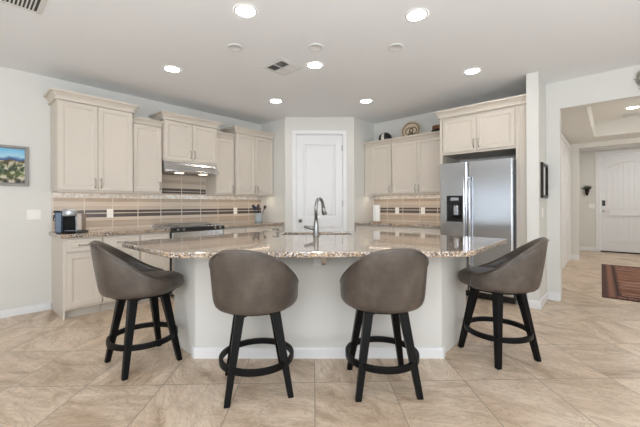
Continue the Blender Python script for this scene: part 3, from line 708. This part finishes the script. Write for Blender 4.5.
# local -y = front
obj('water_tank', B(-.125, -.062, -.06, .12, 0, .235), 'tank', cm, bevel=.012)
obj('tank_lid', B(-.127, -.06, -.062, .122, .236, .25), 'black', cm, bevel=.006)
bm = bmesh.new(); tube(bm, [(-.127, .02, .21), (-.16, .02, .2), (-.165, .02, .14), (-.13, .02, .12)], .007, 8); obj('tank_handle', bm, 'black', cm, smooth=True)
obj('housing', B(-.058, .068, -.01, .13, 0, .22), 'silver', cm, bevel=.015)
bm = bmesh.new(); lathe(bm, [(.001, .19), (.066, .19), (.07, .20), (.07, .245), (.064, .262), (.04, .27), (.001, .272)], 24, (.005, -.03, 0)); obj('brew_head', bm, 'silver', cm, smooth=True)
obj('front_panel', B(-.05, .06, -.03, -.011, .024, .19), 'matteblack', cm, bevel=.004)
obj('drip_tray', B(-.055, .065, -.09, -.0115, 0, .02), 'matteblack', cm, bevel=.006)
obj('side_column', B(.07, .125, -.03, .10, .02, .22), 'beige_plastic', cm, bevel=.01)
obj('column_foot', B(.07, .15, -.05, .10, 0, .018), 'black', cm, bevel=.005)
ck = thing('utensil_crock', 'blue-grey stoneware crock holding kitchen utensils at the counter corner', 'crock', (-4.68, 3.58, .914))
bm = bmesh.new(); lathe(bm, [(.001, 0), (.058, 0), (.066, .01), (.072, .07), (.068, .14), (.074, .16), (.068, .16), (.06, .14), (.06, .02), (.001, .02)], 24); obj('crock_body', bm, 'crock', ck, smooth=True)
for nm, m_, p, q, kind in (('spatula', 'navy', (-.01, -.02, .03), (-.02, -.085, .245), 0), ('ladle', 'navy', (.02, -.01, .03), (.03, -.04, .235), 1), ('serving_spoon', 'darkwood', (.0, .02, .03), (.03, .10, .235), 1), ('turner', 'black', (-.02, .02, .03), (-.03, .02, .25), 0), ('whisk', 'navy', (.01, -.03, .03), (.02, -.075, .22), 2)):
    u = thing(nm, {'spatula': 'navy spatula leaning left in the utensil crock', 'ladle': 'navy ladle in the utensil crock', 'serving_spoon': 'dark wooden spoon leaning right in the utensil crock', 'turner': 'black turner standing upright in the utensil crock', 'whisk': 'navy whisk in the utensil crock'}[nm], 'utensil', (-4.68, 3.58, .914))
    bm = bmesh.new(); tube(bm, [p, q], .006, 8); obj('handle', bm, m_, u, smooth=True)
    P = Vector(p); Q = Vector(q); d = (Q-P).normalized(); mt = Matrix.Translation(Q+d*.03) @ d.to_track_quat('Z', 'Y').to_matrix().to_4x4()
    bm = bmesh.new()
    if kind == 0: box(bm, -.004, .004, -.026, .026, -.035, .04, mt)
    else: lathe(bm, [(.001, -.035), (.016, -.02), (.026, .005), (.02, .03), (.001, .038)], 14, mtx=mt @ Matrix.Scale(.5, 4, (1, 0, 0)))
    obj('head', bm, m_, u, bevel=.002 if kind == 0 else 0, smooth=kind != 0)
pt = thing('paper_towel_holder', 'white paper towel roll on an upright wooden holder', 'paper towel holder', (-3.04, 4.85, .914))
bm = bmesh.new(); lathe(bm, [(.001, 0), (.075, 0), (.075, .012), (.001, .014)], 24); obj('holder_base', bm, 'wood', pt)
bm = bmesh.new(); tube(bm, [(0, 0, .012), (0, 0, .315)], .008, 10); lathe(bm, [(.001, .31), (.014, .318), (.014, .33), (.001, .338)], 12); obj('holder_post', bm, 'nickel', pt)
bm = bmesh.new(); lathe(bm, [(.02, .015), (.062, .015), (.063, .02), (.063, .29), (.062, .295), (.02, .295)], 32); obj('towel_roll', bm, 'paper', pt, smooth=False)
# outlets and switches
def plate(name, label, cat, mtx, w=.075, h=.115, holes=1, kind='outlet'):
    root = thing(name, label, cat); root.matrix_world = mtx
    bm = bmesh.new(); panel(bm, -w/2, w/2, -h/2, h/2, -.006, [(0, -.004), (.003, 0)], -.001); obj('cover_plate', bm, 'plate', root)
    for k in range(holes):
        x = (k-(holes-1)/2)*.046
        bm = B(x-.017, x+.017, -.0085, -.006, -.034, .034); f = obj('rocker' if kind == 'switch' else 'receptacle', bm, 'plate', root, bevel=.002)
        if kind == 'outlet':
            bm = bmesh.new()
            for z in (-.019, .019):
                for dx in (-.006, .006): box(bm, x+dx-.001, x+dx+.001, -.0092, -.0085, z-.004, z+.004)
            obj('slot', bm, 'black', f)
    return root
LM = lambda y, z, off=0: Matrix.Translation((-4.947+off, y, z)) @ Matrix.Rotation(R(90), 4, 'Z')
RM = lambda x, z, Y=5.253, off=0: Matrix.Translation((x, Y-off, z))
plate('switch_plate', 'white double switch plate on the wall left of the coffee maker', 'switch', LM(.59, 1.12), .125, .115, 2, 'switch')
plate('wall_outlet', 'white outlet on the backsplash left of the range', 'outlet', LM(1.35, 1.12, .009))
plate('wall_outlet', 'white outlet on the backsplash right of the range', 'outlet', LM(3.27, 1.12, .009))
plate('wall_outlet', 'white outlet on the right backsplash, next to the paper towels', 'outlet', RM(-2.86, 1.11, off=.009))
plate('wall_outlet', 'white outlet on the right backsplash, nearer the refrigerator', 'outlet', RM(-2.38, 1.11, off=.009))
SM = Matrix.Translation((-.63, 4.70, 1.11)) @ Matrix.Rotation(R(90), 4, 'Z')
plate('switch_plate', 'white switch plate under the black framed mirror', 'switch', SM, kind='switch')
plate('switch_plate', 'white switch plate beside the front door', 'switch', RM(-.40, 1.15, 10.9), .12, .115, 2, 'switch')
# picture on the left wall
pc = thing('framed_picture', 'silver framed desert landscape painting on the left wall', 'picture', (-4.947, .245, 1.665), R(90))
bm = bmesh.new(); w_, h_ = .30, .222
rl = [[(-w_, -.001, -h_), (w_, -.001, -h_), (w_, -.001, h_), (-w_, -.001, h_)]]
for i, y in ((0, -.022), (.004, -.026), (.02, -.026), (.036, -.016)): rl.append([(-w_+i, y, -h_+i), (w_-i, y, -h_+i), (w_-i, y, h_-i), (-w_+i, y, h_-i)])
rings(bm, rl, cap1=False); obj('frame', bm, 'framegrey', pc)
obj('canvas', B(-w_+.034, w_-.034, -.017, -.008, -h_+.034, h_-.034), 'painting', pc)
# mirror on the stub wall
mr = thing('wall_mirror', 'narrow black framed mirror on the wall end right of the refrigerator', 'mirror', (-.63, 4.775, 1.495), R(90))
bm = bmesh.new(); w_, h_ = .20, .21; rl = [[(-w_, -.001, -h_), (w_, -.001, -h_), (w_, -.001, h_), (-w_, -.001, h_)]]
for i, y in ((0, -.022), (.006, -.028), (.03, -.028), (.04, -.014)): rl.append([(-w_+i, y, -h_+i), (w_-i, y, -h_+i), (w_-i, y, h_-i), (-w_+i, y, h_-i)])
rings(bm, rl, cap1=False); obj('frame', bm, 'darkmetal', mr); obj('mirror_glass', B(-w_+.04, w_-.04, -.014, -.008, -h_+.04, h_-.04), 'mirror', mr)

# ------------------------------------------------------------ decor on the cabinets
vz = 1.385+.875+.0125
vp = thing('pot', 'black and cream gourd-shaped pot on top of the cabinet, nearest the corner', 'pot', (-3.0, 5.08, vz))
bm = bmesh.new(); lathe(bm, [(.001, 0), (.07, 0), (.108, .05), (.122, .105), (.108, .165), (.068, .205), (.05, .215), (.04, .21), (.001, .2)], 24); obj('pot_body', bm, 'potblack', vp, smooth=True)
for a0 in (-2.5, -1.45, 2.4):
    bm = bmesh.new(); rl = []
    for r, z in ((.110, .05), (.1245, .105), (.111, .165), (.071, .204)): rl.append([(math.cos(a0+t)*r, math.sin(a0+t)*r, z) for t in (-.22, -.08, .08, .22)])
    rings(bm, rl, closed=False, cap0=False, cap1=False); o = obj('painted_band', bm, 'potwhite', vp, smooth=True)
    s_ = o.modifiers.new('s', 'SOLIDIFY'); s_.thickness = .003
dp = thing('decorative_plate', 'round cream plate with brown ring pattern standing on the cabinet top', 'plate', (-2.50, 5.07, vz+.004), R(6))
mt = Matrix.Translation((0, 0, .163)) @ Matrix.Rotation(R(76), 4, 'X') @ Matrix.Scale(1.18, 4)
bm = bmesh.new(); lathe(bm, [(.001, -.004), (.07, -.004), (.135, .012), (.145, .02), (.142, .024), (.13, .018), (.07, .004), (.001, .004)], 40, mtx=mt); obj('plate_body', bm, 'platecream', dp, smooth=True)
for cx, cz, r in ((-.025, .0, .052), (.032, .0, .052), (0, -.0, .118), (0, -.045, .03)):
    bm = bmesh.new(); tube(bm, [mt @ Vector((cx+r*math.cos(t*PI/16), cz+r*math.sin(t*PI/16), .008 if r < .1 else .017)) for t in range(33)], .007, 8); obj('ring_ornament', bm, 'bronze', dp, smooth=True)
bm = bmesh.new(); box(bm, -.05, -.04, -.05, .06, 0, .01); box(bm, .04, .05, -.05, .06, 0, .01); box(bm, -.05, .05, .035, .045, 0, .09); box(bm, -.05, .05, -.052, -.046, .0, .022); obj('plate_stand', bm, 'darkmetal', dp)
for nm, lb, z, rx, ry, m_ in (('basket', 'dark woven basket on the cabinet top beside the refrigerator cabinet', 0, .11, .10, 'wicker2'), ('tray', 'light brown woven tray resting on the dark basket', .1165, .105, .09, 'wicker')):
    bm = bmesh.new(); rl = [[(math.cos(2*PI*i/28)*rx*k, math.sin(2*PI*i/28)*ry*k, zz*(2 if z == 0 else 1.1)) for i in range(28)] for k, zz in ((.8, 0), (.96, .012), (1, .03), (.98, .05), (.92, .058), (.85, .052))]
    rings(bm, rl); o = obj('woven_basket' if z == 0 else 'woven_tray', bm, m_, None, (-2.04+(.01 if z else 0), 5.07, vz+.002+z), smooth=True); tag(o, lb, 'basket')

# ------------------------------------------------------------ ceiling fittings
def canlight(x, y, lab, z=CE, group='recessed ceiling lights'):
    r = thing('recessed_light', lab, 'ceiling light', (x, y, z), 0, group)
    bm = bmesh.new(); n = 32; rl = []
    for rr, zz in ((.073, -.003), (.076, -.006), (.090, -.004), (.093, -.001)): rl.append([(math.cos(2*PI*i/n)*rr, math.sin(2*PI*i/n)*rr, zz) for i in range(n)])
    rings(bm, rl, cap0=False, cap1=False); obj('trim_ring', bm, 'disc', r, smooth=True)
    bm = bmesh.new(); lathe(bm, [(.001, -.004), (.076, -.004), (.076, -.001), (.001, -.001)], 32); obj('lens', bm, 'lens', r)
for x, y, l in ((-2.14, 1.52, 'large bright recessed light nearest the camera on the left of the ceiling'), (-1.17, 2.48, 'large bright recessed light nearest the camera on the right of the ceiling'),
                (-3.65, 1.61, 'recessed ceiling light in front of the left wall cabinets'), (-1.19, 3.95, 'recessed ceiling light in front of the refrigerator cabinet'),
                (-2.41, 2.61, 'recessed ceiling light beside the square air vent'), (-3.66, 3.12, 'recessed ceiling light in front of the left side of the pantry door'),
                (-2.69, 4.02, 'recessed ceiling light in front of the right side of the pantry door')):
    canlight(x, y, l)
canlight(.25, 7.45, 'recessed light in the foyer tray ceiling', 2.80, None)
for (x, y), l in zip(((-2.70, 1.80), (-2.13, 2.32), (-1.56, 2.84)), ('leftmost', 'middle', 'rightmost')):
    o = bpy.data.objects.new('tmp', None); bm = bmesh.new(); lathe(bm, [(.001, -.004), (.056, -.005), (.062, -.009), (.07, -.008), (.076, -.001), (.001, -.001)], 32)
    o = obj('ceiling_cover', bm, 'disc', None, (x, y, CE), smooth=True); tag(o, l+' of the three blank white round covers on the ceiling', 'ceiling cover', 'round ceiling covers')
def vent4(x, y, z, s, lab):
    r = thing('ceiling_vent', lab, 'vent', (x, y, z))
    bm = bmesh.new(); rl = []
    for a, zz in ((s, -.001), (s, -.005), (s-.035, -.012), (s-.04, -.004)): rl.append([(-a, -a, zz), (a, -a, zz), (a, a, zz), (-a, a, zz)])
    rings(bm, rl, cap0=False, cap1=False); obj('frame', bm, 'vent', r)
    obj('duct_opening', B(-s+.04, s-.04, -s+.04, s-.04, -.003, -.001), 'ventdark', r)
    q = s-.04
    for sx, sy in ((1, 1), (1, -1), (-1, 1), (-1, -1)):
        bm = bmesh.new()
        for k in range(5):
            p = (k+.5)*q/5
            along = (sx*sy > 0)
            lean = .008 if (sx > 0) else -.008
            for (a, b, zz, z2) in ((p-.005, p+.002, -.004, -.013),):
                if along: rings(bm, [[(sx*.006, sy*(a), zz), (sx*.006, sy*(a+.003), zz), (sx*.006, sy*(b+.008), z2), (sx*.006, sy*(b+.005), z2)], [(sx*q, sy*(a), zz), (sx*q, sy*(a+.003), zz), (sx*q, sy*(b+.008), z2), (sx*q, sy*(b+.005), z2)]])
                else: rings(bm, [[(sx*a, sy*.006, zz), (sx*(a+.003), sy*.006, zz), (sx*(b+.008), sy*.006, z2), (sx*(b+.005), sy*.006, z2)], [(sx*a, sy*q, zz), (sx*(a+.003), sy*q, zz), (sx*(b+.008), sy*q, z2), (sx*(b+.005), sy*q, z2)]])
        obj('louvre', bm, 'vent', r)
    bm = bmesh.new(); box(bm, -q, q, -.005, .005, -.013, -.004); box(bm, -.005, .005, -q, q, -.013, -.004); obj('cross_bar', bm, 'vent', r)
vent4(-2.71, 2.41, CE, .165, 'square four-way air vent in the kitchen ceiling')
def vents(x, y, z, sx, sy, lab, pitch=.022):
    r = thing('ceiling_vent', lab, 'vent', (x, y, z)); bm = bmesh.new(); rl = []
    for a, zz in ((0, -.001), (0, -.005), (.028, -.01), (.03, -.004)): rl.append([(-sx+a, -sy+a, zz), (sx-a, -sy+a, zz), (sx-a, sy-a, zz), (-sx+a, sy-a, zz)])
    rings(bm, rl, cap0=False, cap1=False); obj('frame', bm, 'vent', r)
    obj('duct_opening', B(-sx+.03, sx-.03, -sy+.03, sy-.03, -.003, -.001), 'ventdark', r)
    n = int((2*sy-.06)/pitch); bm = bmesh.new()
    for k in range(n):
        y_ = -sy+.03+(k+.3)*pitch; box(bm, -sx+.03, sx-.03, y_, y_+.009, -.009, -.004)
    obj('louvre', bm, 'vent', r)
vents(-3.19, .26, CE, .19, .19, 'slatted air vent at the top left corner of the ceiling')
vents(.30, 8.0, 2.80, .2, .14, 'slatted air vent in the foyer tray ceiling', .03)

# ------------------------------------------------------------ foyer things
rug = obj('runner_rug', B(-.5, .5, -1.52, 1.52, 0, .008), 'rug', None, (.36, 7.12, 0), rz=R(1.2), bevel=.002); tag(rug, 'dark bordered brown and rust runner rug on the foyer floor', 'rug')
wr = thing('wreath', 'grey twig wreath hanging high on the wall above the foyer opening', 'wreath', (.315, 5.023, 2.585))
bm = bmesh.new()
for k in range(7):
    ph = random.random()*6
    tube(bm, [(math.cos(t*PI/12)*(.105+.014*math.sin(t*1.3+ph)), -.02-.012*math.cos(t*1.7+ph), math.sin(t*PI/12)*(.105+.014*math.sin(t*1.3+ph))) for t in range(25)], .0045, 6)
obj('twig_ring', bm, 'wreath', wr)
bm = bmesh.new()
for k in range(36):
    a = random.random()*2*PI; r = .105+random.uniform(-.02, .02); d = Vector((math.cos(a), 0, math.sin(a))); p = d*r+Vector((0, -.03, 0)); q = p+d*random.uniform(-.01, .03)+Vector((random.uniform(-.02, .02), -.006, random.uniform(-.02, .02)))
    tube(bm, [p, (p+q)/2, q], [.002, .005, .001], 5)
obj('twig_tips', bm, 'wreath', wr)
ws = thing('wall_vase', 'dark metal wall vase with dried leaves beside the front door', 'wall decor', (-.49, 10.9, 1.42))
bm = bmesh.new(); lathe(bm, [(.001, 0), (.02, .01), (.034, .06), (.05, .17), (.044, .17), (.03, .07), (.001, .04)], 16, (0, -.055, 0)); obj('vase_body', bm, 'darkmetal', ws, smooth=True)
bm = bmesh.new()
for k in range(16):
    a = -1.0+2.0*k/15; L_ = random.uniform(.10, .17); p = Vector((0, -.055, .15)); q = p+Vector((math.sin(a)*L_, random.uniform(-.02, .02), math.cos(a)*L_*.8)); tube(bm, [p, (p+q)/2, q], [.004, .013, .003], 6)
obj('dried_leaves', bm, 'leaf', ws)
